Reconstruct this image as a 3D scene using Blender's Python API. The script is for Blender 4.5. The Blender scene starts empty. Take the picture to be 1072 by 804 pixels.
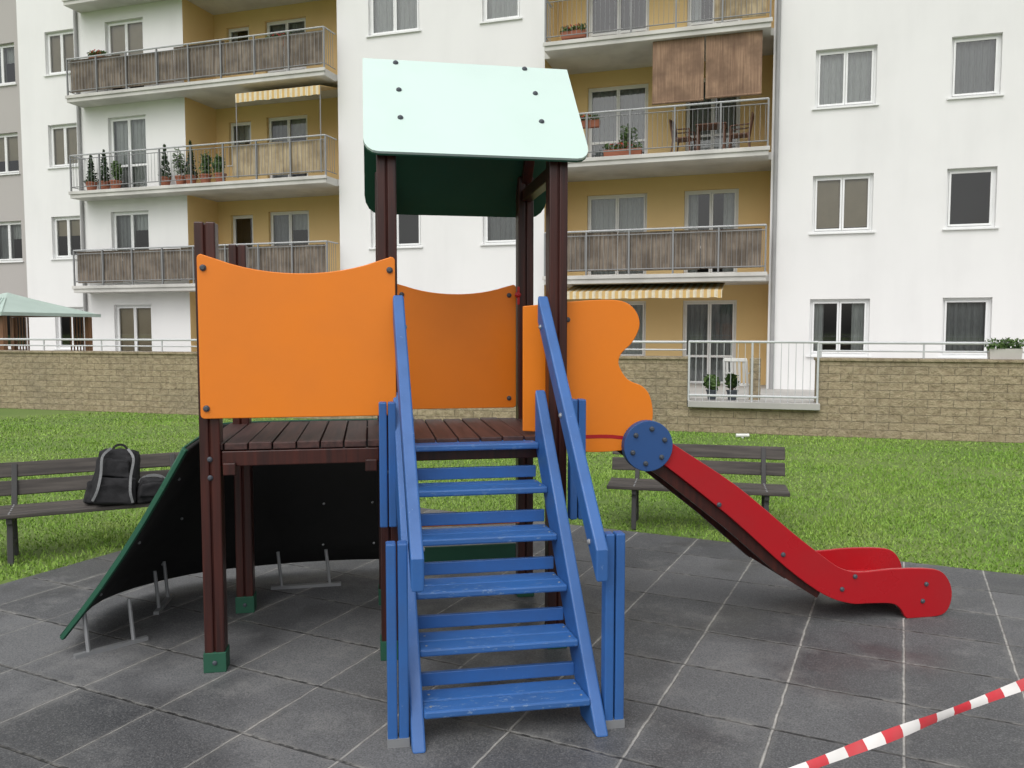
import bpy, bmesh, math, random
import numpy as np
from mathutils import Vector, Matrix
random.seed(7); rng=np.random.default_rng(7)
S=bpy.context.scene
R=math.radians

# ---------------------------------------------------------------- node helpers
class NT:
    def __init__(s,name):
        s.m=bpy.data.materials.new(name); s.m.use_nodes=True
        s.t=s.m.node_tree; s.n=s.t.nodes; s.l=s.t.links
        s.b=s.n['Principled BSDF']
    def node(s,typ,**kw):
        x=s.n.new(typ)
        for k,v in kw.items(): setattr(x,k,v)
        return x
    def set(s,sock,v):
        if isinstance(v,bpy.types.NodeSocket): s.l.new(v,sock)
        elif v is not None: sock.default_value=v
    def coord(s): return s.node('ShaderNodeTexCoord').outputs['Object']
    def map(s,v,scale=(1,1,1),loc=(0,0,0),rot=(0,0,0)):
        x=s.node('ShaderNodeMapping'); s.l.new(v,x.inputs[0])
        x.inputs['Scale'].default_value=scale; x.inputs['Location'].default_value=loc; x.inputs['Rotation'].default_value=rot
        return x.outputs[0]
    def noise(s,v,scale,detail=3,rough=.55):
        x=s.node('ShaderNodeTexNoise'); s.l.new(v,x.inputs['Vector'])
        x.inputs['Scale'].default_value=scale; x.inputs['Detail'].default_value=min(detail,4); x.inputs['Roughness'].default_value=rough
        return x.outputs['Fac']
    def math(s,op,a,b=None,c=None,clamp=False):
        x=s.node('ShaderNodeMath',operation=op,use_clamp=clamp)
        s.set(x.inputs[0],a)
        if b is not None: s.set(x.inputs[1],b)
        if c is not None: s.set(x.inputs[2],c)
        return x.outputs[0]
    def ramp(s,f,lo,hi,a=0.,b=1.):
        x=s.node('ShaderNodeMapRange'); s.l.new(f,x.inputs[0])
        x.inputs[1].default_value=lo;x.inputs[2].default_value=hi;x.inputs[3].default_value=a;x.inputs[4].default_value=b
        return x.outputs[0]
    def mix(s,f,a,b,mode='MIX'):
        x=s.node('ShaderNodeMix',data_type='RGBA',blend_type=mode)
        s.set(x.inputs[0],f)
        for i,v in ((6,a),(7,b)):
            if isinstance(v,bpy.types.NodeSocket): s.l.new(v,x.inputs[i])
            else: x.inputs[i].default_value=(*v,1)
        return x.outputs[2]
    def bump(s,h,strength=.3,dist=.01):
        x=s.node('ShaderNodeBump'); s.l.new(h,x.inputs['Height'])
        x.inputs['Strength'].default_value=strength; x.inputs['Distance'].default_value=dist
        s.l.new(x.outputs[0],s.b.inputs['Normal'])
    def out(s,col,rough=.6,metal=0,spec=None):
        if isinstance(col,bpy.types.NodeSocket): s.l.new(col,s.b.inputs['Base Color'])
        else: s.b.inputs['Base Color'].default_value=(*col,1)
        s.set(s.b.inputs['Roughness'],rough); s.b.inputs['Metallic'].default_value=metal
        if spec is not None: s.b.inputs['Specular IOR Level'].default_value=spec
        return s.m

def paint(name,col,rough=.4,dirt=.25,scale=3,stretch=(1,1,1),bump=.05,worn=None,wornamt=.62,dirtcol=(.05,.045,.04),fine=60):
    t=NT(name); c=t.map(t.coord(),stretch)
    n=t.noise(c,scale,4); f=t.ramp(n,.4,.75,0,dirt)
    col2=t.mix(f,col,tuple(x*.45+d*.3 for x,d in zip(col,dirtcol)))
    if worn:
        w=t.noise(c,scale*6,4,.75); wf=t.ramp(w,wornamt,wornamt+.04)
        w2=t.noise(c,scale*.8,2); wf=t.math('MULTIPLY',wf,t.ramp(w2,.42,.60,0,.8))
        col2=t.mix(wf,col2,worn)
    if bump>.07:
        t.bump(t.noise(c,fine,2),bump,.004)
    r=t.ramp(n,.3,.7,rough,min(1,rough+.2))
    return t.out(col2,r)

def wood(name,a,b,rough=.55,stretch=(30,30,1.5),bump=.35):
    t=NT(name); c=t.coord(); n=t.noise(t.map(c,stretch),1,3,.6); n2=t.noise(c,2.3,2)
    col=t.mix(t.ramp(n,.35,.65),a,b); col=t.mix(t.ramp(n2,.4,.7,0,.35),col,tuple(x*.5 for x in a))
    t.bump(n,bump,.004); return t.out(col,rough)

M={}
M['post']=wood('dark_red_stained_wood',(.066,.014,.009),(.024,.007,.006),.38)
M['deck']=wood('dark_deck_wood',(.085,.036,.030),(.035,.016,.014),.55,(30,2,30))
M['blue']=paint('blue_paint',(.030,.118,.35),.34,.35,3,(2,2,2),.15,(.14,.23,.42),.66)
M['bluet']=paint('scuffed_blue_paint',(.032,.124,.36),.36,.45,4,(1,2,2),.2,(.17,.26,.42),.585)
M['bluedisc']=paint('blue_board',(.022,.08,.24),.4,.2)
M['orange']=paint('orange_board',(.81,.215,.008),.36,.16,2.2,bump=.09)
M['red']=paint('red_board',(.42,.008,.014),.25,.25,2.5,bump=.09)
M['mint']=paint('pale_mint_board',(.585,.735,.68),.3,.14,1.6,bump=.09)
M['green']=paint('dark_green_board',(.012,.09,.05),.5,.3)
M['black']=paint('black_rubber_board',(.012,.012,.012),.75,.3)
M['cap']=paint('grey_plastic_cap',(.06,.07,.085),.4,.1)
M['steel']=paint('galvanised_steel',(.35,.36,.37),.45,.3)
M['steel'].node_tree.nodes['Principled BSDF'].inputs['Metallic'].default_value=.6
M['slat']=wood('weathered_bench_wood',(.10,.088,.078),(.045,.04,.037),.8,(2,30,30))
M['legs']=paint('bench_iron',(.05,.05,.05),.6)
M['bag']=paint('black_nylon',(.008,.008,.010),.7,.2,20,bump=.5)
M['baggrey']=paint('grey_nylon',(.20,.205,.21),.7,.2,20,bump=.5)
M['rail']=paint('grey_rail',(.23,.235,.24),.5,.2)
M['railtop']=paint('light_handrail',(.42,.43,.44),.5,.2)
M['railw']=paint('white_rail',(.55,.57,.58),.45,.2)
M['frame']=paint('white_window_frame',(.80,.81,.81),.4,.1)
M['pipe']=paint('grey_pipe',(.32,.32,.32),.5)
M['slab']=paint('pale_concrete_slab',(.60,.59,.56),.85,.5,1.2)
M['conc']=paint('grey_concrete',(.42,.41,.39),.9,.4,1.5)
M['terra']=paint('terracotta',(.33,.12,.07),.8)
M['planter']=paint('planter_plastic',(.55,.53,.5),.6)
M['tealroof']=paint('pale_teal_roof',(.45,.56,.51),.5,.3,1)
M['gazwood']=wood('gazebo_wood',(.26,.13,.06),(.16,.08,.04))
M['plasticw']=paint('white_plastic',(.75,.75,.73),.4)
M['redfl']=paint('red_petals',(.50,.03,.02),.6)
M['furn']=wood('balcony_furniture_wood',(.16,.07,.04),(.09,.04,.02))
M['curtain']=paint('net_curtain',(.62,.62,.60),.9,.35,6,(6,1,1))
M['curtaind']=paint('grey_curtain',(.36,.36,.36),.9,.4,6,(6,1,1))
M['cream']=paint('cream_blind',(.55,.45,.33),.9,.2)
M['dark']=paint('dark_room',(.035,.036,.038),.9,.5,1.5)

def foliage(name,a,b,sc=9):
    t=NT(name); c=t.coord(); n=t.noise(c,sc,2); col=t.mix(t.ramp(n,.35,.65),a,b); return t.out(col,.7)
M['leaf']=foliage('leaf_green',(.03,.07,.015),(.08,.14,.03))
M['conif']=foliage('conifer_green',(.012,.035,.012),(.035,.07,.02))

def stucco(name,col,stain=.18,stc=None):
    t=NT(name); c=t.coord()
    n=t.noise(t.map(c,(.9,.9,.16)),1.1,4,.6); n2=t.noise(c,.45,4)
    f=t.math('MULTIPLY',t.ramp(n,.45,.8),t.ramp(n2,.3,.7,.1,1))
    f=t.math('MULTIPLY',f,stain*2,clamp=True)
    cc=t.mix(f,col,stc or tuple(x*.72 for x in col))
    cc=t.mix(t.ramp(n2,.5,.8,0,.25),cc,tuple(x*.8 for x in col))
    return t.out(cc,.92)
M['white']=stucco('white_stucco',(.78,.78,.775),.2)
M['ochre']=stucco('ochre_stucco',(.74,.54,.26),.14)
M['greyw']=stucco('grey_beige_stucco',(.42,.40,.385),.1)

def reed(name,a,b):
    t=NT(name); c=t.coord(); n=t.noise(t.map(c,(45,45,1.2)),1,3,.7); n2=t.noise(c,2.5,3)
    col=t.mix(t.ramp(n,.35,.62),a,b); col=t.mix(t.ramp(n2,.4,.65,0,.6),col,tuple(x*.55 for x in a)); return t.out(col,.9)
M['reed']=reed('reed_screen',(.105,.082,.063),(.27,.225,.18))
M['reedtan']=reed('tan_reed_screen',(.28,.21,.12),(.50,.41,.27))
M['bamboo']=reed('bamboo_blind',(.19,.115,.075),(.33,.215,.14))

def stripes(name,a,b,w,axis=0,off=0):
    t=NT(name); c=t.coord(); sx=t.node('ShaderNodeSeparateXYZ'); t.l.new(c,sx.inputs[0])
    f=t.math('GREATER_THAN',t.math('FRACT',t.math('DIVIDE',sx.outputs[axis],w)),.5)
    col=t.mix(f,a,b); n=t.noise(c,8,3); col=t.mix(t.ramp(n,.4,.8,0,.3),col,(.3,.28,.25)); return t.out(col,.6)
M['awning']=stripes('striped_awning_cloth',(.70,.64,.48),(.60,.40,.14),.16)
M['tape']=stripes('red_white_tape',(.78,.76,.74),(.58,.03,.045),.125)

def glassmat():
    m=bpy.data.materials.new('window_glass'); m.use_nodes=True; t=m.node_tree; t.nodes.clear()
    o=t.nodes.new('ShaderNodeOutputMaterial'); mx=t.nodes.new('ShaderNodeMixShader'); tr=t.nodes.new('ShaderNodeBsdfTransparent'); g=t.nodes.new('ShaderNodeBsdfGlossy')
    lw=t.nodes.new('ShaderNodeFresnel'); lw.inputs[0].default_value=1.5
    mm=t.nodes.new('ShaderNodeMath'); mm.operation='MULTIPLY_ADD'; mm.inputs[1].default_value=1.8; mm.inputs[2].default_value=.03
    t.links.new(lw.outputs[0],mm.inputs[0])
    tr.inputs[0].default_value=(.80,.84,.84,1); g.inputs['Roughness'].default_value=.03
    t.links.new(mm.outputs[0],mx.inputs[0]); t.links.new(tr.outputs[0],mx.inputs[1]); t.links.new(g.outputs[0],mx.inputs[2]); t.links.new(mx.outputs[0],o.inputs[0])
    return m
M['glass']=glassmat()

# ---------------------------------------------------------------- mesh helpers
def empty(name,loc=(0,0,0),rz=0):
    e=bpy.data.objects.new(name,None); S.collection.objects.link(e); e.location=loc; e.rotation_euler=(0,0,rz); e.empty_display_size=.2; return e
def mesh(name,verts,faces,mat,parent=None,smooth=False,bevel=0,seg=2,loc=None):
    me=bpy.data.meshes.new(name); me.from_pydata([tuple(v) for v in verts],[],faces); me.update()
    o=bpy.data.objects.new(name,me); S.collection.objects.link(o)
    if mat: me.materials.append(M[mat] if isinstance(mat,str) else mat)
    if parent: o.parent=parent
    if smooth: me.shade_smooth()
    if bevel:
        b=o.modifiers.new('bev','BEVEL'); b.width=bevel; b.segments=seg; b.limit_method='ANGLE'; b.angle_limit=R(40)
    return o
class G:
    def __init__(s): s.v=[]; s.f=[]
    def hexa(s,p):
        i=len(s.v); s.v+= [tuple(q) for q in p]
        s.f+=[(i,i+3,i+2,i+1),(i+4,i+5,i+6,i+7),(i,i+1,i+5,i+4),(i+1,i+2,i+6,i+5),(i+2,i+3,i+7,i+6),(i+3,i,i+4,i+7)]
    def box(s,x0,x1,y0,y1,z0,z1):
        s.hexa([(x0,y0,z0),(x1,y0,z0),(x1,y1,z0),(x0,y1,z0),(x0,y0,z1),(x1,y0,z1),(x1,y1,z1),(x0,y1,z1)])
    def quad(s,a,b,c,d):
        i=len(s.v); s.v+=[a,b,c,d]; s.f.append((i,i+1,i+2,i+3))
    def beam(s,a,b,w,h,up=(0,0,1)):
        a=Vector(a);b=Vector(b);d=(b-a).normalized();u=Vector(up)
        if abs(d.dot(u))>.98:u=Vector((0,1,0))
        r=d.cross(u).normalized()*w/2; t=r.cross(d).normalized()*h/2
        s.hexa([a-r-t,a+r-t,a+r+t,a-r+t,b-r-t,b+r-t,b+r+t,b-r+t])
    def cyl(s,a,b,r,n=12,r2=None):
        a=Vector(a);b=Vector(b);d=(b-a).normalized();u=Vector((0,0,1)) if abs(d.z)<.9 else Vector((1,0,0))
        x=d.cross(u).normalized();y=d.cross(x).normalized(); i=len(s.v); r2=r if r2 is None else r2
        for p,rr in ((a,r),(b,r2)):
            for k in range(n):
                t=2*math.pi*k/n; s.v.append(tuple(p+x*rr*math.cos(t)+y*rr*math.sin(t)))
        for k in range(n): s.f.append((i+k,i+(k+1)%n,i+n+(k+1)%n,i+n+k))
        s.f.append(tuple(i+k for k in range(n))[::-1]); s.f.append(tuple(i+n+k for k in range(n)))
    def dome(s,c,d,r,h,n=12):
        c=Vector(c); d=Vector(d).normalized(); s.cyl(c,c+d*h*.5,r,n,r*.95); s.cyl(c+d*h*.5,c+d*h,r*.9,n,r*.5)
    def leaves(s,c,rad,n,size,shape='ball'):
        for _ in range(n):
            if shape=='cone':
                h=random.random()**1.3; a=random.random()*6.283; rr=(1-h)*math.sqrt(random.random())*(.8+.3*random.random())
                p=Vector((c[0]+rad[0]*rr*math.cos(a),c[1]+rad[1]*rr*math.sin(a),c[2]+rad[2]*h))
            else:
                d=Vector((random.gauss(0,1),random.gauss(0,1),random.gauss(0,1))).normalized()*random.random()**.4
                p=Vector((c[0]+rad[0]*d.x,c[1]+rad[1]*d.y,c[2]+rad[2]*d.z))
            u=Vector((random.gauss(0,1),random.gauss(0,1),random.gauss(0,1))).normalized(); w=u.orthogonal().normalized()
            k=size*(.6+.8*random.random()); i=len(s.v)
            s.v+=[tuple(p-u*k),tuple(p+w*k*.5),tuple(p+u*k),tuple(p-w*k*.5)]; s.f.append((i,i+1,i+2,i+3))
    def out(s,name,mat,parent=None,**kw):
        return mesh(name,s.v,s.f,mat,parent,**kw)
def poly_extrude(name,pts,w0,w1,mat,parent,bevel=.004,plane='xz'):
    n=len(pts); v=[(p[0],w0,p[1]) for p in pts]+[(p[0],w1,p[1]) for p in pts]
    a=sum(pts[i][0]*pts[(i+1)%n][1]-pts[(i+1)%n][0]*pts[i][1] for i in range(n))
    f=[tuple(range(n)),tuple(range(2*n-1,n-1,-1))]+[(i+n,(i+1)%n+n,(i+1)%n,i) for i in range(n)]
    if a<0: f=[q[::-1] for q in f]
    return mesh(name,v,f,mat,parent,bevel=bevel)
def catmull(pts,k=6,closed=True):
    n=len(pts); o=[]
    for i in range(n if closed else n-1):
        g=lambda j: pts[j%n] if closed else pts[max(0,min(n-1,j))]
        p0,p1,p2,p3=[Vector(g(i+j)) for j in (-1,0,1,2)]
        for s in range(k):
            t=s/k
            o.append(tuple(.5*((2*p1)+(p2-p0)*t+(2*p0-5*p1+4*p2-p3)*t*t+(3*p1-p0-3*p2+p3)*t**3)))
    if not closed: o.append(tuple(pts[-1]))
    return o
def bez(p0,p1,p2,p3,k=14):
    return [tuple(Vector(p0)*(1-t)**3+3*Vector(p1)*t*(1-t)**2+3*Vector(p2)*t*t*(1-t)+Vector(p3)*t**3) for t in [i/k for i in range(k+1)]]
def roundcorner(cx,cz,r,a0,a1,k=6):
    return [(cx+r*math.cos(R(a0+(a1-a0)*i/k)),cz+r*math.sin(R(a0+(a1-a0)*i/k))) for i in range(k+1)]

# ================================================================ GROUND
def lawnmat():
    t=NT('lawn_soil_grass'); c=t.coord()
    n=t.noise(c,.5,3); n2=t.noise(c,30,3,.7)
    col=t.mix(t.ramp(n,.35,.65),(.115,.19,.035),(.16,.225,.055)); col=t.mix(t.ramp(n2,.4,.7,0,.5),col,(.06,.09,.025))
    return t.out(col,.95)
M['lawn']=lawnmat()
mesh('ground',[(-250,-250,0),(250,-250,0),(250,250,0),(-250,250,0)],[(0,1,2,3)],'lawn')

def pavemat():
    t=NT('rubber_tile_paving'); c=t.coord(); sx=t.node('ShaderNodeSeparateXYZ'); t.l.new(c,sx.inputs[0])
    nw=t.noise(c,9,2)
    wob=t.math('MULTIPLY',t.math('SUBTRACT',nw,.5),.012)
    def joint(out,off,w):
        q=t.math('DIVIDE',t.math('SUBTRACT',t.math('ADD',out,wob),off),.5)
        fr=t.math('FRACT',q); d=t.math('ABSOLUTE',t.math('SUBTRACT',fr,.5))
        return t.ramp(d,.5-w-.006,.5-w+.004), t.math('FLOOR',q), t.ramp(d,.5-w-.06,.5-w)
    jx,fx,ex=joint(sx.outputs[0],.05,.011); jy,fy,ey=joint(sx.outputs[1],6.48,.013)
    cb=t.node('ShaderNodeCombineXYZ'); t.l.new(fx,cb.inputs[0]); t.l.new(fy,cb.inputs[1])
    wn=t.node('ShaderNodeTexWhiteNoise'); t.l.new(cb.outputs[0],wn.inputs['Vector'])
    base=t.mix(wn.outputs[0],(.076,.079,.083),(.140,.143,.147))
    n=t.noise(c,.85,3,.6); base=t.mix(t.ramp(n,.46,.58,0,.6),base,(.046,.048,.052))
    n3=t.noise(c,2.4,4,.75); base=t.mix(t.ramp(n3,.52,.72,0,.55),base,(.21,.21,.205))
    sp=t.noise(c,140,2); base=t.mix(t.ramp(sp,.52,.72,0,.5),base,(.24,.24,.24))
    base=t.mix(t.ramp(sp,.47,.32,0,.5),base,(.025,.025,.026))
    nj2=t.noise(c,22,2)
    ed=t.math('MULTIPLY',t.math('MAXIMUM',ex,ey),t.ramp(n3,.40,.6,.10,.5)); base=t.mix(ed,base,(.19,.188,.18))
    ax=t.math('MULTIPLY',jx,t.math('MULTIPLY',t.ramp(n3,.35,.6,.45,1),t.ramp(nj2,.3,.6,.45,1)))
    ax=t.math('MULTIPLY',ax,t.ramp(sx.outputs[0],-3.5,-.5,.45,1.))
    base=t.mix(ax,base,(.46,.45,.42))
    base=t.mix(t.math('MULTIPLY',jy,.9),base,(.014,.014,.014))
    ay=t.math('MULTIPLY',jy,t.math('MULTIPLY',t.ramp(nj2,.40,.62,.0,.8),t.ramp(n3,.4,.6,.3,1))); base=t.mix(ay,base,(.28,.275,.26))
    h=t.math('SUBTRACT',t.math('MULTIPLY',sp,.25),t.math('MAXIMUM',jx,jy)); t.bump(h,.9,.007)
    return t.out(base,t.ramp(n,.46,.58,.80,.42))
M['pave']=pavemat()
rq=-25.7
g=G(); g.box(-5.35,14,-9,6.48,-.05,.012)
pv=g.out('playground_paving','pave'); pv.rotation_euler=(0,0,R(rq))

def grass():
    N=300000
    cq,sq=math.cos(R(25.7)),math.sin(R(25.7))
    r=np.exp(rng.uniform(math.log(4.6),math.log(18.5),N)); a=rng.uniform(R(-40),R(40),N)
    x=r*np.sin(a); y=r*np.cos(a)
    q=x*cq-y*sq; p=x*sq+y*cq
    thin=rng.random(N)<.68+.32*np.sin(x*2.3+np.sin(y*3.1)*2)*np.cos(y*1.9+np.sin(x*1.4))
    keep=~((q>-5.37+.03*np.sin(p*9))&(p<6.5+.03*np.sin(q*7)))&(y<14.2-.29*x)&thin
    x=x[keep];y=y[keep];r=r[keep]; n=len(x)
    h=rng.uniform(.012,.038,n)*(1+.3*np.sin(x*1.7)*np.cos(y*2.1)); th=rng.uniform(0,6.283,n); w=.0020+.00055*r; lean=rng.normal(0,.014,(n,2))
    v=np.zeros((n,3,3)); v[:,0]=np.stack([x-w*np.cos(th),y-w*np.sin(th),0*x],1); v[:,1]=np.stack([x+w*np.cos(th),y+w*np.sin(th),0*x],1)
    v[:,2]=np.stack([x+lean[:,0],y+lean[:,1],h],1)
    me=bpy.data.meshes.new('lawn'); me.vertices.add(3*n); me.vertices.foreach_set('co',v.reshape(-1)); me.loops.add(3*n); me.loops.foreach_set('vertex_index',np.arange(3*n,dtype=np.int32))
    me.polygons.add(n); me.polygons.foreach_set('loop_start',np.arange(0,3*n,3,dtype=np.int32)); me.polygons.foreach_set('loop_total',np.full(n,3,dtype=np.int32)); me.update(); me.validate()
    t=NT('grass_blades'); c=t.coord(); n1=t.noise(c,.6,2); n2=t.noise(c,40,0); n3=t.noise(c,2.5,3,.7)
    col=t.mix(t.ramp(n1,.35,.65),(.22,.38,.055),(.28,.42,.08)); col=t.mix(t.ramp(n2,.4,.65,0,.6),col,(.11,.23,.03)); col=t.mix(t.ramp(n3,.52,.75,0,.5),col,(.34,.36,.13))
    me.materials.append(t.out(col,.6,spec=.3))
    o=bpy.data.objects.new('lawn',me); S.collection.objects.link(o)
grass()

# ================================================================ PLAY TOWER
RT=10.
OX,OY=-.68,4.09
tw=empty('playground_tower',(OX,OY,.012),R(RT))
def post(u,w,z0,z1,name):
    g=G(); h=.048
    g.box(u-h,u-.004,w-h,w+h,z0,z1); g.box(u+.004,u+h,w-h,w+h,z0,z1); g.box(u-.006,u+.006,w-h+.008,w+h-.008,z0,z1-.01)
    g.out(name,'post',tw,bevel=.008)
    f=G(); f.box(u-h-.006,u+h+.006,w-h-.006,w+h+.006,0,.10); f.out(name+'_foot_plate','green',tw,bevel=.003)
    f=G(); 
    for zz in (.05,): f.dome((u,w-h-.006,zz),(0,-1,0),.012,.008)
    f.out(name+'_foot_bolt','cap',tw)
UL,U0,W,D=-.805,.055,.925,.85
post(U0,0,0,2.62,'post_tower_1'); post(W,0,0,2.62,'post_tower_2'); post(W-.005,D,0,2.62,'post_tower_3'); post(U0,D,0,2.62,'post_tower_4')
post(UL,0,0,2.20,'post_low_1'); post(UL+.02,D,0,2.18,'post_low_2')
g=G()
x=UL-.05
while x<.96:
    x2=min(x+.115,.975); 
    g.box(x,x2-.008,-.03,D+.03,1.10,1.135+random.uniform(-.003,.003)); x=x2
g.out('deck_boards','deck',tw,bevel=.004)
g=G(); 
g.box(UL+.05,U0-.05,-.03,.01,1.02,1.095); g.box(UL+.07,U0-.05,D-.01,D+.03,1.02,1.095)
g.box(U0+.05,W-.05,-.03,.01,1.02,1.095); g.box(U0+.05,W-.06,D-.01,D+.03,1.02,1.095)
for u in (UL,U0,W): g.box(u-.02,u+.02,.052,D-.052,1.0,1.095)
g.box(UL+.06,UL+.12,-.06,-.034,.98,1.04); g.box(U0-.12,U0-.06,-.06,-.034,.98,1.04)
g.out('deck_joists','post',tw,bevel=.005)
def slope_panel(name,u0,u1,wt,zt,wb,zb,thick,mat_out,mat_in,r=.06,r2=None):
    L=math.hypot(wb-wt,zt-zb); pts=[]; r2=r2 or r
    pts+=[(u0,0),(u0,L-r*1.4)]+[(u0+r*(1-math.cos(R(t))),L-r*1.4+r*1.4*math.sin(R(t))) for t in (22,45,67,90)]
    pts+=[(u1-r2*(1-math.cos(R(t))),L-r2*1.4+r2*1.4*math.sin(R(t))) for t in (90,67,45,22)]+[(u1,L-r2*1.4),(u1,0)]
    d=Vector((0,(wb-wt)/L,(zb-zt)/L)); nrm=Vector((0,-d.z,d.y)); 
    if nrm.z<0: nrm=-nrm
    for nm,o0,o1,mt in ((name,thick*.45,thick,mat_out),(name+'_underside',0,thick*.45,mat_in)):
        v=[];n=len(pts)
        for off in (o0,o1):
            for p in pts: v.append(Vector((p[0],wt,zt))+d*p[1]+nrm*off)
        f=[tuple(range(n)),tuple(range(2*n-1,n-1,-1))]+[(i+n,(i+1)%n+n,(i+1)%n,i) for i in range(n)]
        o=mesh(nm,v,f,mt,tw); bm=bmesh.new(); bm.from_mesh(o.data); bmesh.ops.recalc_face_normals(bm,faces=bm.faces); bm.to_mesh(o.data); bm.free()
    return d,nrm
d,nrm=slope_panel('roof_panel_front',-.055,1.075,.42,3.13,-.10,2.53,.024,'mint','green',.07)
slope_panel('roof_panel_back',-.055,1.075,.424,3.13,1.0,2.40,.024,'green','green',.09)
g=G()
for (u,l) in ((.12,.03),(.83,.02),(.13,.28),(.86,.25),(.13,.52),(.86,.50)):
    p=Vector((u,.42,3.13))+d*l+nrm*.024; g.dome(p,nrm,.015,.012)
g.out('roof_bolts','cap',tw,smooth=False)
g=G()
for u in (U0,W):
    g.beam((u,-.02,2.56),(u,.42,3.07),.06,.05); g.beam((u,D+.05,2.50),(u,.42,3.07),.06,.05); g.box(u-.03,u+.03,.053,D-.053,2.47,2.54)
g.out('roof_rafters','post',tw,bevel=.005)
def scoop(u0,u1,z0,z1,dip):
    r=.02
    p=roundcorner(u0+r,z0+r,r,180,270)+roundcorner(u1-r,z0+r,r,270,360)+roundcorner(u1-r,z1-r,r,0,90)
    wd=u1-u0
    p+=bez((u1-.035,z1),(u1-wd*.3,z1-dip*1.35),(u0+wd*.3,z1-dip*1.35),(u0+.035,z1))[1:-1]+roundcorner(u0+r,z1-r,r,90,180)
    return p
poly_extrude('panel_front',scoop(-.838,.092,1.26,2.045,.085),-.075,-.053,'orange',tw,.004)
poly_extrude('panel_back',scoop(.11,.865,1.20,1.965,.06),D-.01,D+.012,'orange',tw,.004)
g=G()
for u in (-.81,.065):
    for z in (1.31,1.98): g.dome((u,-.075,z),(0,-1,0),.016,.014)
for u in (.16,.82):
    for z in (1.26,1.9): g.dome((u,D-.01,z),(0,-1,0),.015,.012)
for u,z in ((UL,1.06),(UL,.97),(U0,.97)): g.dome((u,-.05,z),(0,-1,0),.013,.01)
g.out('panel_bolts','cap',tw)
g=G(); g.box(.11,.86,D-.16,D-.055,.50,.53); g.out('counter_board','orange',tw,bevel=.004)
g=G(); g.box(.11,.86,D-.03,D-.01,.20,.34); g.out('low_green_board','green',tw,bevel=.004)
g=G(); g.dome((W-.06,D-.06,1.90),(0,-1,0),.02,.03); g.box(W-.065,W-.05,D-.08,D-.06,1.84,1.95); g.out('red_grip','red',tw,bevel=.004)

# ================================================================ SLIDE
sl=empty('playground_slide',(OX,OY,.012),R(RT))
op=[(.76,1.80),(.95,1.83),(1.15,1.845),(1.30,1.84),(1.375,1.79),(1.40,1.71),(1.36,1.62),(1.30,1.56),(1.285,1.50),(1.335,1.42),(1.42,1.38),(1.465,1.32),(1.48,1.21),(1.44,1.12),(1.38,1.05),(1.27,1.03),(1.1,1.03),(.95,1.06)]
cur=catmull(op[1:],5,False)
poly_extrude('entry_panel_near',[(.76,1.81)]+[(p[0],p[1]) for p in cur]+[(.94,1.14),(.76,1.15)],.056,.078,'orange',sl,.004)
poly_extrude('entry_panel_far',[(.985,1.82)]+[(p[0],p[1]) for p in cur if p[0]>.99]+[(.985,1.06)],.46,.482,'orange',sl,.004)
up=[(1.40,1.16),(1.50,1.14),(1.59,1.065),(1.956,.827),(2.307,.542),(2.499,.396),(2.609,.323),(2.73,.293),(2.95,.30),(3.17,.29),(3.27,.26),(3.328,.17),(3.325,.07),(3.27,.008),(3.13,.0),(3.045,.0),(3.0,.06),(2.94,.096),(2.80,.105),(2.675,.112),(2.506,.175),(2.27,.345),(1.93,.645),(1.54,.95),(1.38,1.04)]
ring=catmull(up,4)
poly_extrude('side_near',[(p[0],max(0,p[1])) for p in ring],.030,.054,'red',sl,.004)
poly_extrude('side_far',[(p[0],max(0,p[1])) for p in ring],.486,.510,'red',sl,.004)
bed=catmull([(1.0,1.12),(1.25,1.12),(1.42,1.08),(1.56,.99),(1.93,.72),(2.28,.42),(2.5,.26),(2.66,.19),(2.85,.165),(3.1,.16),(3.22,.14),(3.26,.08)],4,False)
g=G()
for a,b in zip(bed[:-1],bed[1:]):
    g.hexa([(a[0],.055,a[1]-.02),(b[0],.055,b[1]-.02),(b[0],.485,b[1]-.02),(a[0],.485,a[1]-.02),(a[0],.055,a[1]),(b[0],.055,b[1]),(b[0],.485,b[1]),(a[0],.485,a[1])])
g.out('slide_bed','red',sl,smooth=False)
g=G()
for w in (.085,.455):
    g.beam((1.38,w,1.02),(1.56,w,.895),.04,.06); g.beam((1.56,w,.895),(1.93,w,.605),.04,.06); g.beam((1.93,w,.605),(2.27,w,.312),.04,.06); g.beam((2.27,w,.312),(2.50,w,.165),.04,.05)
g.out('bed_bearers','post',sl)
g=G(); g.cyl((1.44,.056,1.06),(1.44,.006,1.06),.138,40); g.out('joint_disc','bluedisc',sl,bevel=.004)
g=G()
for k in range(6):
    a=R(60*k+20); g.dome((1.44+.095*math.cos(a),.006,1.06+.095*math.sin(a)),(0,-1,0),.014,.014)
for u,z in ((1.86,.72),(2.25,.42),(2.62,.20),(2.70,.27),(3.16,.20),(3.14,.10),(1.0,1.25),(1.0,1.74)): g.dome((u,.030 if u>1.2 else .056,z),(0,-1,0),.014,.012)
g.out('slide_bolts','cap',sl)

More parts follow.
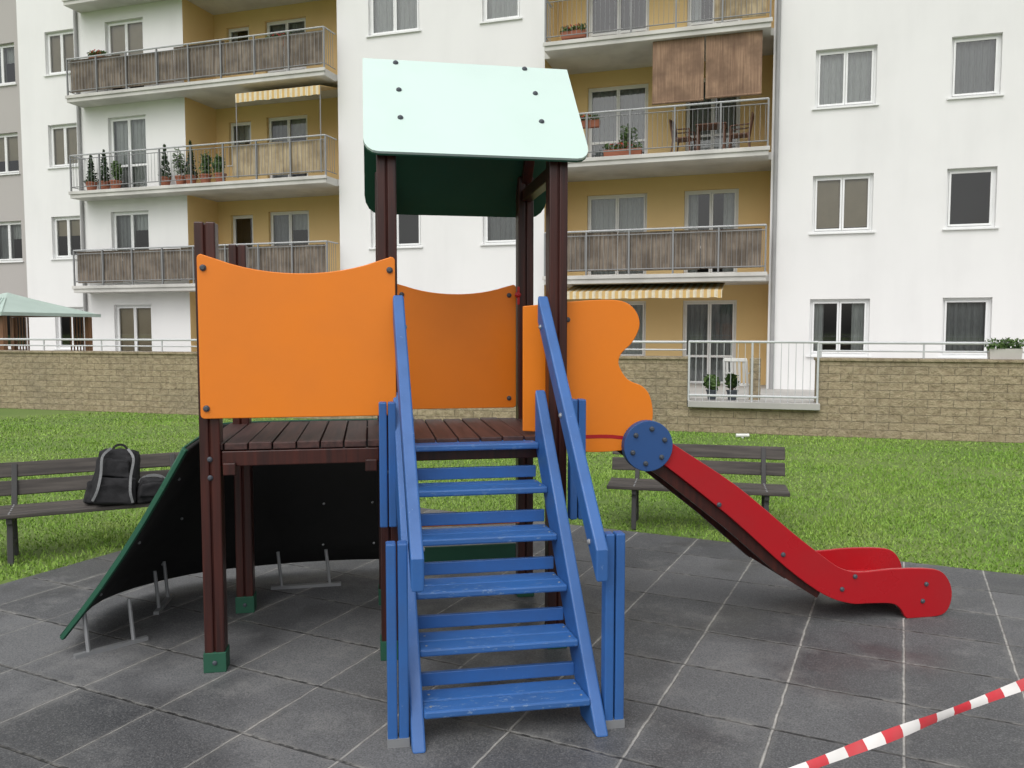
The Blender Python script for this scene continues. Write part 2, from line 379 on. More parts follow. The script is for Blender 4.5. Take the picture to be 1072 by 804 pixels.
# ================================================================ STAIRS
st=empty('playground_stairs',(OX,OY,.012),R(RT))
dw,dz=.158,.196
def uL(w): return .165-.035*(w+.95)/.9
def uR(w): return .865-.065*(w+.95)/.9
g=G(); g2=G()
def plank(g,w0,w1,z0,z1):
    g.hexa([(uL(w0),w0,z0),(uR(w0),w0,z0),(uR(w1),w1,z0),(uL(w1),w1,z0),(uL(w0),w0,z1),(uR(w0),w0,z1),(uR(w1),w1,z1),(uL(w1),w1,z1)])
for i in range(6):
    w0=-.93+dw*i; z=.135+dz*i
    plank(g,w0,w0+.100,z-.032,z); plank(g,w0+.106,w0+.215,z-.032,z-.001)
    if i<5: plank(g2,w0+.217,w0+.240,z+.01,z+.07)
g.out('treads','bluet',st,bevel=.008); g2.out('risers','blue',st,bevel=.004)
for nm,fn,sg in (('left',uL,-1),('right',uR,1)):
    t=.055
    def P(w,z,o): 
        return (fn(w)+sg*o,w,z)
    def slab4(pts,o0,o1,name):
        a,b=(o0,o1) if sg>0 else (o1,o0)
        g=G(); g.hexa([P(*pts[0],a),P(*pts[0],b),P(*pts[1],b),P(*pts[1],a),P(*pts[3],a),P(*pts[3],b),P(*pts[2],b),P(*pts[2],a)]); g.out(name,'blue',st,bevel=.008)
    slab4([(-1.0,0.),(-.80,0.),(-.055,1.10),(-.055,1.38)],0,t,'stringer_'+nm)
    slab4([(-.985,.650),(-.10,1.725),(-.10,1.86),(-.985,.785)],.0,t-.001,'handrail_'+nm)
for nm,u in (('left',.06),('right',.967)):
    g=G()
    for k in (-1,1): g.box(u+k*.023-.020,u+k*.023+.020,-.93,-.87,.02,.835)
    g.out('newel_low_'+nm,'blue',st,bevel=.006)
    g=G(); g.box(u-.045,u+.045,-.935,-.865,0,.035); g.out('newel_shoe_'+nm,'steel',st)
for nm,u in (('left',.045),('right',1.0)):
    g=G()
    for k in (-1,1): g.box(u+k*.022-.019,u+k*.022+.019,-.18,-.12,.72,1.335)
    g.out('newel_high_'+nm,'blue',st,bevel=.006)
g=G()
for w,z in ((-.90,.80),(-.50,1.29),(-.16,1.70)):
    g.dome((uL(w)+.0,w,z),(1,0,0),.013,.010); g.dome((uR(w)-.0,w,z),(-1,0,0),.013,.010)
for i in range(6):
    w=-.93+dw*i; z=.135+dz*i
    g.dome((uR(w)+.055,w+.09,z-.02),(1,0,0),.012,.008)
    for w2 in (w+.045,w+.16):
        for u in (uL(w)+.03,uR(w)-.03): g.dome((u,w2,z),(0,0,1),.006,.002,8)
g.out('stair_bolts','steel',st)

# ================================================================ CLIMBING WALL (curved apron)
cw=empty('climbing_wall')
T=catmull([(-1.60,3.96,1.11),(-1.68,4.45,1.12),(-1.77,4.90,1.12),(-1.42,5.06,1.12),(-1.05,5.14,1.12),(-.76,5.18,1.12)],5,False)
B=catmull([(-2.33,4.12,.10),(-2.44,4.75,.10),(-2.12,5.24,.10),(-1.60,5.48,.10),(-1.15,5.58,.10),(-.76,5.60,.10)],5,False)
def ruled(off,mat,name,thick):
    v=[];f=[];n=len(T);K=6
    for i in range(n):
        t=Vector(T[i]);b=Vector(B[i]); od=(b-t); od.z=0; od.normalize()
        for k in range(K+1):
            s=k/K; p=t.lerp(b,s)+Vector((od.x,od.y,.5))*off; p.z-=.05*math.sin(math.pi*s); v.append(p)
    for i in range(n-1):
        for k in range(K):
            a=i*(K+1)+k; f.append((a,a+1,a+K+2,a+K+1))
    o=mesh(name,v,f,mat,cw,smooth=True); m=o.modifiers.new('s','SOLIDIFY'); m.thickness=thick; m.offset=0; return v,K
v,K=ruled(0,'black','panel_underside',.018)
ruled(.018,'green','panel_outer',.01)
g=G()
e=[Vector(v[k])+Vector((0.0,-.012,.004)) for k in range(K+1)]
for a,b in zip(e[:-1],e[1:]): g.beam(a,b,.022,.022)
g.out('edge_strip','green',cw,bevel=.003)
g=G()
for i in (3,8,13,18,22):
    for k in (1,3,5):
        p=Vector(v[i*(K+1)+k]); g.dome(p+Vector((.01,-.02,-.01)),(.5,-.7,-.4),.009,.01)
g.out('underside_bolts','steel',cw)
g=G()
for (x,y,dx,dy) in ((-2.20,4.12,.16,.16),(-2.12,4.78,-.03,.20),(-1.50,5.20,.30,.06)):
    for s in (0,1):
        g.cyl((x+dx*s,y+dy*s,.0),(x+dx*s-.03,y+dy*s+.02,.25),.011,8)
    ex=.07
    L=math.hypot(dx,dy); g.beam((x-dx/L*ex,y-dy/L*ex,.022),(x+dx+dx/L*ex,y+dy+dy/L*ex,.022),.03,.02)
g.out('steel_feet','steel',cw)

# ================================================================ BENCHES
def bench(loc,rz,x0,x1,legs):
    e=empty('park_bench',loc,R(rz))
    g=G()
    for y in (0,.135,.27): g.box(x0,x1,y,y+.12,.345,.375)
    for i,(y,z) in enumerate(((.43,.44),(.465,.575))):
        g.hexa([(x0,y,z),(x1,y,z),(x1,y+.028,z-.007),(x0,y+.028,z-.007),(x0,y+.03,z+.11),(x1,y+.03,z+.11),(x1,y+.058,z+.103),(x0,y+.058,z+.103)])
    g.out('slats','slat',e,bevel=.006)
    g=G()
    for x in legs:
        g.beam((x,.03,.0),(x,.08,.335),.04,.05,(0,1,0)); g.beam((x,.34,.0),(x,.30,.335),.04,.05,(0,1,0)); g.box(x-.02,x+.02,.02,.40,.30,.343)
        g.beam((x,.38,.33),(x,.50,.67),.04,.03,(0,1,0)); g.beam((x,.05,.12),(x,.33,.12),.03,.03)
    g.out('legs','legs',e,bevel=.005)
    g=G()
    for x in legs:
        for y in (.03,.09,.165,.225,.30,.36): g.dome((x,y,.375),(0,0,1),.008,.005,8)
    g.out('bolts','steel',e)
    return e
bench((.97,6.80,0),-13,-.17,1.32,(.06,1.14))
bench((-3.63,5.72,0),26,-.40,1.42,(.03,1.15))

def blob(name,parent,mat,c,s,lvl=2,taper=.8,amp=.03):
    g=G(); x,y,z=c; a,b,h=s
    g.hexa([(x-a,y-b,z),(x+a,y-b,z),(x+a,y+b,z),(x-a,y+b,z),(x-a*taper,y-b*.7,z+h),(x+a*taper,y-b*.7,z+h),(x+a*taper,y+b*.8,z+h),(x-a*taper,y+b*.8,z+h)])
    o=g.out(name,mat,parent,smooth=True); bv=o.modifiers.new('b','BEVEL'); bv.width=min(a,b,h)*.45; bv.segments=4
    ss=o.modifiers.new('s','SUBSURF'); ss.levels=2; ss.render_levels=2
    tx=bpy.data.textures.new(name+'_t','CLOUDS'); tx.noise_scale=.07; dm=o.modifiers.new('d','DISPLACE'); dm.texture=tx; dm.strength=amp; dm.mid_level=.5
    return o
bp=empty('backpack',(-3.03,6.10,.375),R(22)); bp.rotation_euler=(R(-10),R(7),R(22))
blob('body',bp,'bag',(0,.06,0),(.18,.12,.42),taper=.78,amp=.04); blob('front_pocket',bp,'bag',(0.01,-.07,.0),(.145,.06,.20),taper=.9); blob('upper_pocket',bp,'bag',(-.01,-.05,.20),(.115,.04,.14),taper=.7)
blob('side_pocket_left',bp,'bag',(-.165,.05,.0),(.04,.08,.17)); blob('side_pocket_right',bp,'bag',(.165,.05,.0),(.04,.08,.17))
g=G()
for sx in (-.085,.085):
    pts=catmull([(sx*.7,-.03,.42),(sx*1.25,-.105,.35),(sx*1.2,-.125,.22),(sx*1.3,-.155,.10),(sx*1.6,-.14,.02)],4,False)
    for a,b in zip(pts[:-1],pts[1:]): g.beam(a,b,.018,.010,(0,1,0))
g.out('straps','baggrey',bp)
g=G()
pts=[(.05*math.cos(R(t)),.05,.41+.045*math.sin(R(t))) for t in range(0,181,20)]
for a,b in zip(pts[:-1],pts[1:]): g.beam(a,b,.018,.010,(0,1,0))
pts=[(-.12,-.138,.13),(0,-.150,.15),(.12,-.138,.13)]
for a,b in zip(pts[:-1],pts[1:]): g.beam(a,b,.006,.008)
g.out('handle_and_zips','bag',bp)
sb=empty('shoulder_bag',(-2.75,6.15,.375),R(26))
blob('body',sb,'bag',(0,.03,0),(.12,.07,.19),taper=.75,amp=.04); blob('flap',sb,'bag',(0,-.04,.06),(.10,.02,.10))
g=G(); pts=[(.09*math.cos(R(t)),.02,.16+.05*math.sin(R(t))) for t in range(0,181,20)]
for a,b in zip(pts[:-1],pts[1:]): g.beam(a,b,.02,.008,(0,1,0))
g.out('strap','baggrey',sb)

# ================================================================ GARDEN WALL
def wallmat():
    t=NT('split_sandstone_blocks'); c=t.coord(); sx=t.node('ShaderNodeSeparateXYZ'); t.l.new(c,sx.inputs[0])
    cb=t.node('ShaderNodeCombineXYZ'); t.l.new(t.math('ADD',sx.outputs[0],sx.outputs[1]),cb.inputs[0]); t.l.new(sx.outputs[2],cb.inputs[1])
    br=t.node('ShaderNodeTexBrick'); t.l.new(cb.outputs[0],br.inputs['Vector']); br.inputs['Scale'].default_value=1
    br.inputs['Brick Width'].default_value=.36; br.inputs['Row Height'].default_value=.125; br.inputs['Mortar Size'].default_value=.005; br.inputs['Mortar Smooth'].default_value=.6
    br.inputs['Color1'].default_value=(.36,.29,.185,1); br.inputs['Color2'].default_value=(.28,.225,.14,1); br.inputs['Mortar'].default_value=(.24,.20,.14,1)
    n=t.noise(c,9,4,.7); n2=t.noise(c,.7,3)
    col=t.mix(t.ramp(n,.35,.7,0,.6),br.outputs[0],(.43,.365,.25)); col=t.mix(t.ramp(n,.55,.3,0,.5),col,(.17,.13,.085)); col=t.mix(t.ramp(n2,.45,.7,0,.35),col,(.19,.17,.13))
    h=t.math('SUBTRACT',n,t.math('MULTIPLY',br.outputs['Fac'],.4)); t.bump(h,1,.05); return t.out(col,.95)
M['stone']=wallmat()
RW=-16.17
gw=empty('garden_wall',(0,14.3,0),R(RW))
g=G(); g.box(-24,3.03,0,.3,-.1,1.20); g.box(5.04,22,0,.3,-.1,1.20); g.box(3.03,5.04,0,.3,-.1,.42); g.box(4.02,4.20,.32,.6,.5,1.22)
g.out('stone_blocks','stone',gw)
g=G(); g.box(-24,3.05,-.03,.33,1.202,1.25); g.box(5.02,22,-.03,.33,1.202,1.25)
g.out('coping','stone',gw,bevel=.01)
g=G(); g.box(3.05,5.10,-.12,.45,.422,.53); g.out('opening_slab','conc',gw,bevel=.01)
wr=empty('wall_railing',(0,14.3,0),R(RW))
g=G()
for a,b in ((-24,3.0),(5.06,22)):
    g.cyl((a,.15,1.49),(b,.15,1.49),.022,8); g.cyl((a,.15,1.36),(b,.15,1.36),.014,8)
    x=a+.05
    while x<b: g.cyl((x,.15,1.25),(x,.15,1.49),.016,8); x+=1.5
g.out('rails','railw',wr)
tr=empty('terrace_railing',(0,14.3,0),R(RW))
g=G()
for z in (.62,1.50): g.cyl((3.05,-.06,z),(5.05,-.06,z),.02,8)
x=3.06
i=0
while x<5.06:
    g.cyl((x,-.06,.53),(x,-.06,1.5),.018 if i%9==0 else .005,8); x+=.111; i+=1
g.out('rails_and_bars','railw',tr)
g=G(); g.box(-30,24,.3,7.9,-.05,.30); tp=g.out('terrace_paving','conc'); tp.location=(0,14.3,0); tp.rotation_euler=(0,0,R(RW))

# ================================================================ APARTMENT BUILDING
BR=-17.7; BY=21.08
bl=empty('apartment_building',(0,BY,0),R(BR))
L={k:G() for k in ('white','ochre','greyw','frame','glass','curtain','curtaind','cream','dark','slab','rail','railtop','reed','reedtan','sill')}
def wallholes(gname,x0,x1,z0,z1,y,holes,depth=.16,rev=None,LL=L):
    g=LL[gname]; rg=LL[rev or gname]
    xs=sorted({x0,x1,*[h[0] for h in holes],*[h[1] for h in holes]}); zs=sorted({z0,z1,*[h[2] for h in holes],*[h[3] for h in holes]})
    for i in range(len(xs)-1):
        for j in range(len(zs)-1):
            cx=(xs[i]+xs[i+1])/2; cz=(zs[j]+zs[j+1])/2
            if any(h[0]<cx<h[1] and h[2]<cz<h[3] for h in holes): continue
            g.quad((xs[i],y,zs[j]),(xs[i+1],y,zs[j]),(xs[i+1],y,zs[j+1]),(xs[i],y,zs[j+1]))
    for a,b,c,d_ in holes:
        e=y+depth+.1
        rg.quad((a,y,c),(a,y,d_),(a,e,d_),(a,e,c)); rg.quad((b,y,c),(b,e,c),(b,e,d_),(b,y,d_)); rg.quad((a,y,d_),(b,y,d_),(b,e,d_),(a,e,d_)); rg.quad((a,y,c),(a,e,c),(b,e,c),(b,y,c))
def window(x0,x1,z0,z1,y,nsash=2,door=False,cur=None,LL=L):
    f=LL['frame']; t=.055; yy=y+.11
    f.box(x0,x0+t,yy,yy+.06,z0,z1); f.box(x1-t,x1,yy,yy+.06,z0,z1); f.box(x0+t,x1-t,yy,yy+.06,z0,z0+t); f.box(x0+t,x1-t,yy,yy+.06,z1-t,z1)
    w=(x1-x0-2*t)/nsash
    for i in range(nsash):
        a=x0+t+w*i; b=a+w; s=.045
        f.box(a+.004,a+s,yy-.02,yy+.045,z0+t+.004,z1-t-.004); f.box(b-s,b-.004,yy-.02,yy+.045,z0+t+.004,z1-t-.004)
        f.box(a+s,b-s,yy-.02,yy+.045,z0+t+.004,z0+t+s); f.box(a+s,b-s,yy-.02,yy+.045,z1-t-s,z1-t-.004)
        if door: f.box(a+s,b-s,yy-.018,yy+.043,z0+.72,z0+.78)
        LL['glass'].quad((a+s,yy+.012,z0+t+s),(b-s,yy+.012,z0+t+s),(b-s,yy+.012,z1-t-s),(a+s,yy+.012,z1-t-s))
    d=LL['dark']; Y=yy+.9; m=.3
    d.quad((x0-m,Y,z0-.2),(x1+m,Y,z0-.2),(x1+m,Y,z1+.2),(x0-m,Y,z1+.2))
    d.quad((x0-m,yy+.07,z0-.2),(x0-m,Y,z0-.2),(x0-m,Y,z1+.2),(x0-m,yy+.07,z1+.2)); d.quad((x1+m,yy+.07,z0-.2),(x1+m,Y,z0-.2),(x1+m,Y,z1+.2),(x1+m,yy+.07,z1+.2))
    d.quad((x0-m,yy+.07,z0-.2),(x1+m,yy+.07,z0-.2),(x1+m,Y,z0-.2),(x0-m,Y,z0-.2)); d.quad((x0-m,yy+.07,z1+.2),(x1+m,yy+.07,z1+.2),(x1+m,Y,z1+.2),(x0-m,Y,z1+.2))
    if cur is None: cur=random.choice(['sheer','sides','sheer','half','blind','none','greysheer'])
    def cloth(key,a,b,za,zb,ph=None):
        g=LL[key]; n=max(6,int((b-a)/.025)); ph=random.random()*6 if ph is None else ph; base=len(g.v)
        for i in range(n+1):
            x=a+(b-a)*i/n; yo=yy+.14+.022*math.sin(x*38+ph)+.012*math.sin(x*87+ph)
            g.v+=[(x,yo,za),(x,yo,zb)]
        for i in range(n): g.f.append((base+2*i,base+2*i+2,base+2*i+3,base+2*i+1))
    W_=x1-x0
    if cur=='sheer': cloth('curtain',x0+.03,x1-.03,z0+.08,z1)
    elif cur=='greysheer': cloth('curtaind',x0+.03,x1-.03,z0,z1)
    elif cur=='sides': cloth('curtain',x0,x0+W_*.25,z0,z1); cloth('curtain',x1-W_*.28,x1,z0,z1)
    elif cur=='half': cloth('curtaind',x0,x0+W_*.5,z0,z1); cloth('curtain',x0+W_*.5,x1,z1-.55,z1)
    elif cur=='blind': LL['cream'].box(x0+.06,x1-.06,yy+.075,yy+.08,z0+(z1-z0)*random.choice((.1,.35,.55)),z1-.05)
    if not door:
        LL['sill'].box(x0-.06,x1+.06,y-.05,y+.105,z0-.035,z0-.002)
FL=[.2+2.81*k for k in range(5)]; TOP=14.5
def seg(x0,x1,wins,doors,y=0,mat='white',cur={}):
    holes=[]
    for k,z in enumerate(FL):
        for a,b,ns in wins: holes.append((a,b,z+.9,z+2.2)); window(a,b,z+.9,z+2.2,y,ns,False,cur.get((round(a,1),k)))
        for a,b,ns in doors: holes.append((a,b,z+.06,z+2.25)); window(a,b,z+.06,z+2.25,y,ns,True,cur.get((round(a,1),k)))
    wallholes(mat,x0,x1,0,TOP,y,holes)
DP=1.4
RE=6.32
seg(-16.2,-10,[(-15.12,-13.99,2)],[(-12.8,-11.4,2)])
seg(-4.98,.86,[(-4.03,-2.55,2),(-.80,.22,1)],[],cur={(-4.0,1):'none',(-.8,1):'greysheer',(-4.0,3):'sheer',(-.8,3):'sheer'})
seg(RE,24,[(7.24,8.52,2),(10.0,10.97,1),(13.2,14.5,2),(17,18.3,2)],[],cur={(7.2,2):'sheer',(10.0,2):'greysheer',(7.2,1):'blind',(10.0,1):'none',(7.2,0):'sides',(10.0,0):'greysheer'})
seg(-10,-4.98,[(-9.55,-8.75,1)],[(-8.2,-6.8,2)],DP,'ochre')
seg(.86,RE,[],[(1.65,3.25,2),(4.2,5.55,2)],DP,'ochre',cur={(1.6,2):'greysheer',(4.2,2):'sheer',(4.2,1):'sides',(1.6,1):'sheer',(4.2,0):'greysheer'})
for a,b in ((-10,-4.98),(.86,RE)):
    L['ochre'].quad((a,0.0,0),(a,DP,0),(a,DP,TOP),(a,0.0,TOP)); L['ochre'].quad((b,0.0,0),(b,0.0,TOP),(b,DP,TOP),(b,DP,0))
g=G(); g.box(-16.2,24,3.2,12,0,TOP); g.box(-16.4,24.2,-.3,12.2,TOP+.002,TOP+.35); g.out('building_core_and_roof','slab',bl)
g=G(); g.box(-16.18,-16.0,.01,3.2,0,TOP); g.box(23.8,24,.01,3.2,0,TOP); g.out('end_walls','white',bl)
def balcony(x0,x1,rx0,rx1,z,style,bars=True):
    PR=-.62
    L['slab'].box(x0,x1,PR,-.002,z-.20,z-.01)
    L['slab'].box(rx0+.002,rx1-.002,.0,DP-.002,z-.18,z-.012)
    L['slab'].box(x0-.03,x1+.03,PR-.035,PR-.001,z-.09,z+.0)
    r=L['rail']; y=PR+.03
    L['railtop'].cyl((x0+.02,y,z+1.06),(x1-.02,y,z+1.06),.024,8)
    for zz,rr in ((z+.95,.012),(z+.13,.014)): r.cyl((x0+.02,y,zz),(x1-.02,y,zz),rr,8)
    for xx in (x0+.02,x1-.02):
        L['railtop'].cyl((xx,y+.03,z+1.06),(xx,-.01,z+1.06),.02,8); r.cyl((xx,y,z+.13),(xx,-.01,z+.13),.012,8)
        for q in range(1,5): r.cyl((xx,y+q*.115,z+.13),(xx,y+q*.115,z+1.06),.006,6)
    n=max(1,round((x1-x0)/1.15)); 
    for i in range(n+1):
        xx=x0+.02+(x1-x0-.04)*i/n; r.box(xx-.02,xx+.02,y-.02,y+.02,z-.12,z+1.05)
    xx=x0+.1
    while xx<x1: r.cyl((xx,y,z+.13),(xx,y,z+.95),.0055,5); xx+=.115
    for a,b,key in style:
        k=a
        while k<b-.05:
            e=min(b,k+random.uniform(1.5,2.1)); L[key].box(k+.01,e-.01,y+.045,y+.06,z+.08+random.uniform(0,.03),z+1.01+random.uniform(-.05,.03)); k=e
LX0,LX1=-13.7,-5.02; RX0,RX1=1.02,6.26
balcony(LX0,LX1,-10,-4.98,FL[1],[(LX0+.1,LX1-.1,'reed')])
balcony(LX0,LX1,-10,-4.98,FL[2],[(-8.0,LX1-.1,'reedtan')])
balcony(LX0,LX1,-10,-4.98,FL[3],[(LX0+.1,LX1-.1,'reed')])
balcony(LX0,LX1,-10,-4.98,FL[4],[(-9,LX1-.1,'reedtan')])
balcony(RX0,RX1,.86,RE,FL[1],[(RX0+.1,RX1-.1,'reed')])
balcony(RX0,RX1,.86,RE,FL[2],[])
balcony(RX0,RX1,.86,RE,FL[3],[(5.0,RX1-.1,'reedtan')])
balcony(RX0,RX1,.86,RE,FL[4],[])
names=dict(white='white_walls',ochre='ochre_loggia_walls',frame='window_frames',glass='window_glass',curtain='curtains',curtaind='grey_curtains',cream='roller_blinds',dark='room_interiors',slab='balcony_slabs',rail='balcony_railings',railtop='balcony_handrails',reed='reed_screens',reedtan='tan_reed_screens')
for k,n in names.items():
    if L[k].f: L[k].out(n,k,bl,bevel=.006 if k in('slab',) else 0)
L['sill'].out('window_sills','frame',bl)
g=G()
for x in (6.42,-13.85): g.cyl((x,-.06,0.3),(x,-.06,TOP),.05,10)
g.out('drain_pipes','pipe',bl)
g=G(); 
for a,b,zb in ((3.62,4.80,7.0),(4.84,6.08,7.03)): g.box(a,b,-.50,-.485,zb,8.42)
for a,b,zb in ((3.62,4.80,7.0),(4.84,6.08,7.03)): g.cyl((a,-.49,zb),(b,-.49,zb),.03,8)
g.out('bamboo_blinds','bamboo',bl)
g=G()
def awn(a,b,z,dr=.15):
    g.hexa([(a,-.62,z),(b,-.62,z),(b,.5,z+.22),(a,.5,z+.22),(a,-.62,z+.012),(b,-.62,z+.012),(b,.5,z+.232),(a,.5,z+.232)])
    x=a
    while x<b-.01: e=min(b,x+.16); g.box(x+.003,e-.003,-.635,-.628,z-dr+random.uniform(0,.02),z+.0); x=e
awn(1.5,5.3,2.60,.17); awn(-7.8,-5.15,8.17,.24); g.out('awnings','awning',bl)
g=G()
for a in (-7.8,-5.17): g.cyl((a,-.6,5.9),(a,-.6,8.17),.015,6)
g.out('awning_poles','rail',bl)

b2=empty('apartment_building',(0,BY,0),R(BR))
L2={k:G() for k in L}
holes=[]
for z in FL:
    for a,b in ((-18.0,-16.75),(-21.2,-19.9),(-24.5,-23.2)):
        holes.append((a,b,z+.9,z+2.2)); window(a,b,z+.9,z+2.2,.35,2,False,None,L2)
wallholes('greyw',-32,-16.22,0,TOP-.6,.35,holes,LL=L2)
for k in ('greyw','frame','glass','curtain','curtaind','cream','dark'):
    if L2[k].f: L2[k].out({'greyw':'grey_walls'}.get(k,names.get(k,k)),k,b2)
L2['sill'].out('window_sills','frame',b2)
g=G(); g.box(-32,-16.22,3,12,0,TOP-.6); g.box(-32.2,-16.41,.1,12.2,TOP-.598,TOP-.3); g.out('building_core_and_roof','greyw',b2)

# ---------------------------------------------------------------- balcony plants etc.
RM=Matrix.Translation((0,BY,0))@Matrix.Rotation(R(BR),4,'Z')
def on_b(s,y,z): return tuple(RM@Vector((s,y,z)))
def potted(loc,kind,h=.7,r=.16,pot='terra',name='potted_plant',ps=.16):
    e=empty(name,loc,random.random()*6)
    g=G(); g.cyl((0,0,0),(0,0,ps*1.6),ps*.7,14,ps); g.cyl((0,0,ps*1.6),(0,0,ps*1.85),ps*1.1,14,ps*1.1); g.out('pot',pot,e)
    g=G(); zb=ps*1.7
    if kind=='cone': g.leaves((0,0,zb),(r,r,h),int(420),.045,'cone')
    else:
        for _ in range(4): g.leaves((random.uniform(-.5,.5)*r,random.uniform(-.5,.5)*r,zb+h*random.uniform(.3,.7)),(r*.7,r*.7,h*.4),90,.05)
    g.out('foliage','conif' if kind=='cone' else 'leaf',e)
    s=G(); s.cyl((0,0,zb-.05),(0,0,zb+h*.8),.012,6,.005); s.out('stem','furn',e)
    return e
for s,kind,h in ((-13.2,'cone',.85),(-12.7,'cone',.95),(-12.3,'ball',.7),(-10.5,'cone',.95),(-9.95,'ball',.9),(-9.6,'cone',1.0),(-9.1,'ball',.8),(-8.6,'ball',.6)):
    potted(on_b(s,-.30,FL[2]),kind,h,.2)
def flowerbox(loc,rz,w=.9,red=True):
    e=empty('flower_box',loc,rz)
    g=G(); g.hexa([(-w/2,-.07,0),(w/2,-.07,0),(w/2,.07,0),(-w/2,.07,0),(-w/2-.01,-.09,.16),(w/2+.01,-.09,.16),(w/2+.01,.09,.16),(-w/2-.01,.09,.16)]); g.out('box','terra' if red else 'planter',e)
    g=G()
    for i in range(5): g.leaves((-w/2+w*(i+.5)/5,random.uniform(-.03,.03),.22),(.12,.11,.10),70,.035)
    g.out('foliage','leaf',e)
    if red:
        g=G(); g.leaves((0,-.03,.26),(w*.45,.1,.08),60,.025); g.out('blossoms','redfl',e)
flowerbox(on_b(1.9,-.45,FL[2]+.75),R(BR),.9); flowerbox(on_b(2.9,-.3,FL[2]+.05),R(BR),.9); flowerbox(on_b(1.7,-.4,FL[3]+.1),R(BR),.6); flowerbox(on_b(-12.7,-.42,FL[3]+.95),R(BR),.5)
flowerbox(on_b(-6.9,.2,FL[3]+1.0),R(BR),.8,True)
Rw=Matrix.Translation((0,14.3,0))@Matrix.Rotation(R(RW),4,'Z')
def on_w(s,y,z): return tuple(Rw@Vector((s,y,z)))
flowerbox(on_w(7.72,.15,1.252),R(RW),.42,False)
potted(on_w(3.42,.2,.53),'ball',.30,.12,'cap',ps=.09); potted(on_w(3.75,.2,.53),'ball',.28,.11,'cap',ps=.09)
potted(on_b(3.0,-.1,FL[2]),'ball',.55,.22,'planter'); 
def chair(loc,rz,mat,name):
    e=empty(name,loc,rz); g=G()
    g.box(-.22,.22,-.22,.22,.42,.45)
    for x in(-.2,.2):
        g.beam((x*1.1,-.22,0),(x,-.2,.63),.035,.035); g.beam((x*1.1,.24,0),(x,.2,.45),.035,.035); g.beam((x,.21,.42),(x*.95,.29,.88),.04,.03); g.beam((x,-.2,.63),(x,.24,.65),.045,.025)
    for i in range(5): xx=-.14+.07*i; g.beam((xx,.225,.46),(xx,.285,.86),.04,.012)
    g.beam((-.2,.29,.88),(.2,.29,.88),.03,.06); g.out('chair_frame',mat,e,bevel=.006)
chair(on_w(3.85,1.0,.30),R(150),'plasticw','plastic_garden_chair')
chair(on_b(4.3,.1,FL[2]),R(60),'furn','wooden_balcony_chair'); chair(on_b(5.6,.1,FL[2]),R(-110),'furn','wooden_balcony_chair')
e=empty('wooden_balcony_table',on_b(4.95,.1,FL[2]),R(BR)); g=G(); g.box(-.35,.35,-.3,.3,.68,.71)
for x in(-.3,.3):
    for y in (-.25,.25): g.box(x-.025,x+.025,y-.025,y+.025,0,.678)
g.out('table_top_and_legs','furn',e,bevel=.004)

# gazebo
gz=empty('gazebo',(-12.55,20.3,.10),R(-17))
g=G(); h=1.45
for x in (-1,1):
    for y in (-1,1): g.box(x*h*.86-.06,x*h*.86+.06,y*h*.86-.06,y*h*.86+.06,0,1.92)
for y in (-1,1): g.box(-h*.9,h*.9,y*h*.86-.05,y*h*.86+.05,1.925,2.0)
for s in (-1,1):
    g.box(-h*.8,h*.8,s*h*.86-.03,s*h*.86+.03,.85,.92); g.box(s*h*.86-.03,s*h*.86+.03,-h*.8,h*.8,.85,.92)
    x=-h*.78
    while x<h*.8: g.box(x,x+.03,s*h*.86-.02,s*h*.86+.02,.1,.848); x+=.12
    for x in (-h*.8,h*.8-.5): 
        q=x
        while q<x+.5: g.box(q,q+.02,s*h*.86-.015,s*h*.86+.015,.93,1.92); q+=.1
g.out('posts_and_lattice','gazwood',gz)
v=[(-h,-h,1.98),(h,-h,1.98),(h,h,1.98),(-h,h,1.98),(-.4,-.4,2.36),(.4,-.4,2.36),(.4,.4,2.36),(-.4,.4,2.36),(0,0,2.52)]
f=[(0,1,5,4),(1,2,6,5),(2,3,7,6),(3,0,4,7),(4,5,8),(5,6,8),(6,7,8),(7,4,8),(3,2,1,0)]
mesh('roof',v,f,'tealroof',gz)
g=G()
for i in range(13):
    x=-h+2*h*i/12; k=.4/h; g.beam((x,-h-.002,1.985),(x*k,-.4,2.37),.02,.02)
g.beam((-h,-h,1.96),(h,-h,1.96),.03,.08); g.beam((h,-h,1.96),(h,h,1.96),.03,.08); g.out('roof_ribs','tealroof',gz)

mk=empty('lawn_marker_stub',(3.6,12.6,0)); g=G(); g.cyl((-.10,0,.05),(.10,.0,.05),.028,10); g.cyl((0,0,0),(0,0,.04),.02,8); g.out('pipe_end','plasticw',mk)

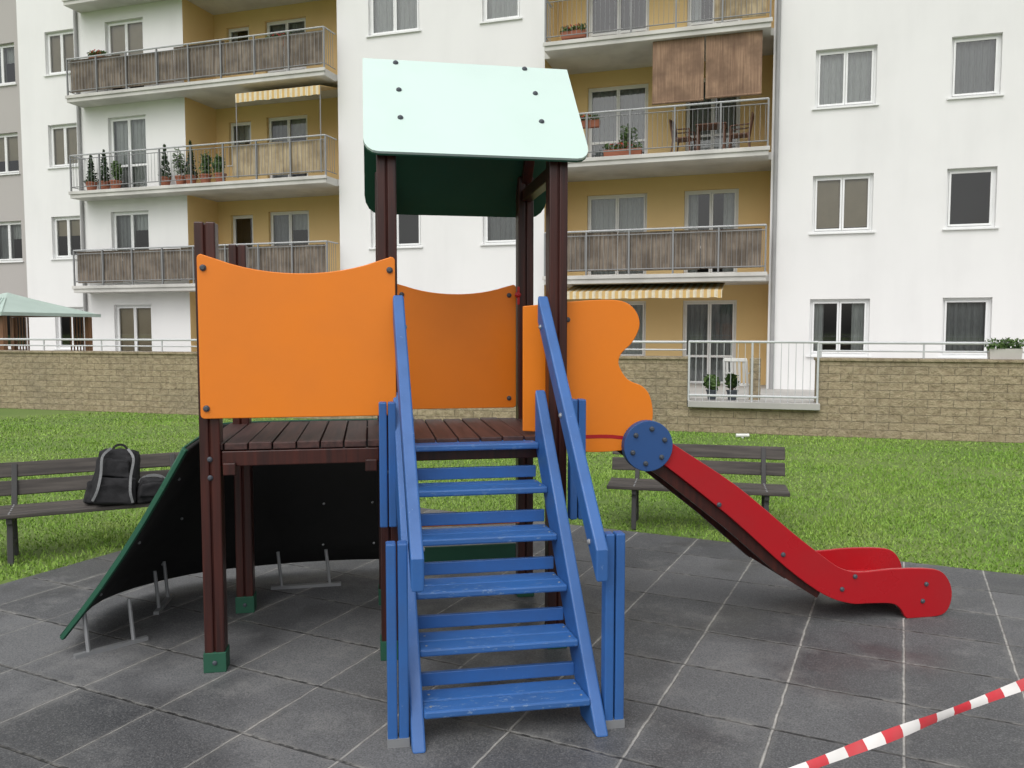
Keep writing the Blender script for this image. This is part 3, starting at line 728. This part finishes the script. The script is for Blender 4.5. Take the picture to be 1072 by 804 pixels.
# barrier tape
bt=empty('barrier_tape')
P0=Vector((.715,1.975,.60)); P1=Vector((1.46,2.26,.695)); dirv=(P1-P0)
A=P0-dirv*1.9; Bp=P0+dirv*3.4
v=[];f=[];n=300; Ln=(Bp-A).length; r=dirv.normalized()
side=r.cross(Vector((0,0,1))).normalized(); upv=side.cross(r)
for i in range(n+1):
    t=i/n; p=A.lerp(Bp,t); ang=2.1+.35*math.sin(t*23)+.2*math.sin(t*61+1); w=.0135+.002*math.sin(t*47)
    dd=(upv*math.sin(ang)+side*math.cos(ang))*w
    p=p+Vector((0,0,-.01*math.sin(t*math.pi)))
    v+=[p-dd,p+upv*.003*math.sin(t*90)+side*.003,p+dd]
for i in range(n):
    a=3*i; f+= [(a,a+1,a+4,a+3),(a+1,a+2,a+5,a+4)]
Mx=Matrix((r,-side,upv)).transposed().to_4x4(); Mx.translation=A
inv=Mx.inverted(); to=mesh('tape_strip',[inv@q for q in v],f,'tape',bt,smooth=True); to.matrix_local=Mx
g=G()
for p in (A,Bp):
    g.cyl((p.x,p.y,0),(p.x,p.y,p.z+.12),.014,8)
g.out('tape_stakes','steel',bt)

# ================================================================ LIGHT / WORLD / CAMERA
w=bpy.data.worlds.new('World'); S.world=w; w.use_nodes=True; nt=w.node_tree
sk=nt.nodes.new('ShaderNodeTexSky'); sk.sky_type='NISHITA'; sk.sun_disc=False
EL,AZ=55,200
sk.sun_elevation=R(EL); sk.sun_rotation=R(AZ); sk.dust_density=5; sk.air_density=1.0; sk.ozone_density=1
hs=nt.nodes.new('ShaderNodeHueSaturation'); hs.inputs['Saturation'].default_value=.22; hs.inputs['Value'].default_value=1.0
bg=nt.nodes['Background']; nt.links.new(sk.outputs[0],hs.inputs['Color']); nt.links.new(hs.outputs[0],bg.inputs[0]); bg.inputs[1].default_value=.15
sun=bpy.data.lights.new('sun','SUN'); sun.energy=1.15; sun.angle=R(90); sun.color=(1,.985,.96)
so=bpy.data.objects.new('sun',sun); S.collection.objects.link(so)
az=R(AZ); dv=Vector((math.sin(az)*math.cos(R(EL)),math.cos(az)*math.cos(R(EL)),math.sin(R(EL))))
so.rotation_euler=dv.to_track_quat('Z','Y').to_euler(); so.location=(0,0,30)
S.view_settings.view_transform='Standard'; S.view_settings.look='None'; S.view_settings.exposure=0
cam=bpy.data.cameras.new('camera'); cam.lens=850/1072*36; cam.sensor_width=36; cam.clip_start=.05; cam.clip_end=600
co=bpy.data.objects.new('camera',cam); S.collection.objects.link(co); co.location=(0,0,1.7); co.rotation_euler=(R(90-3.84),0,0)
S.camera=co
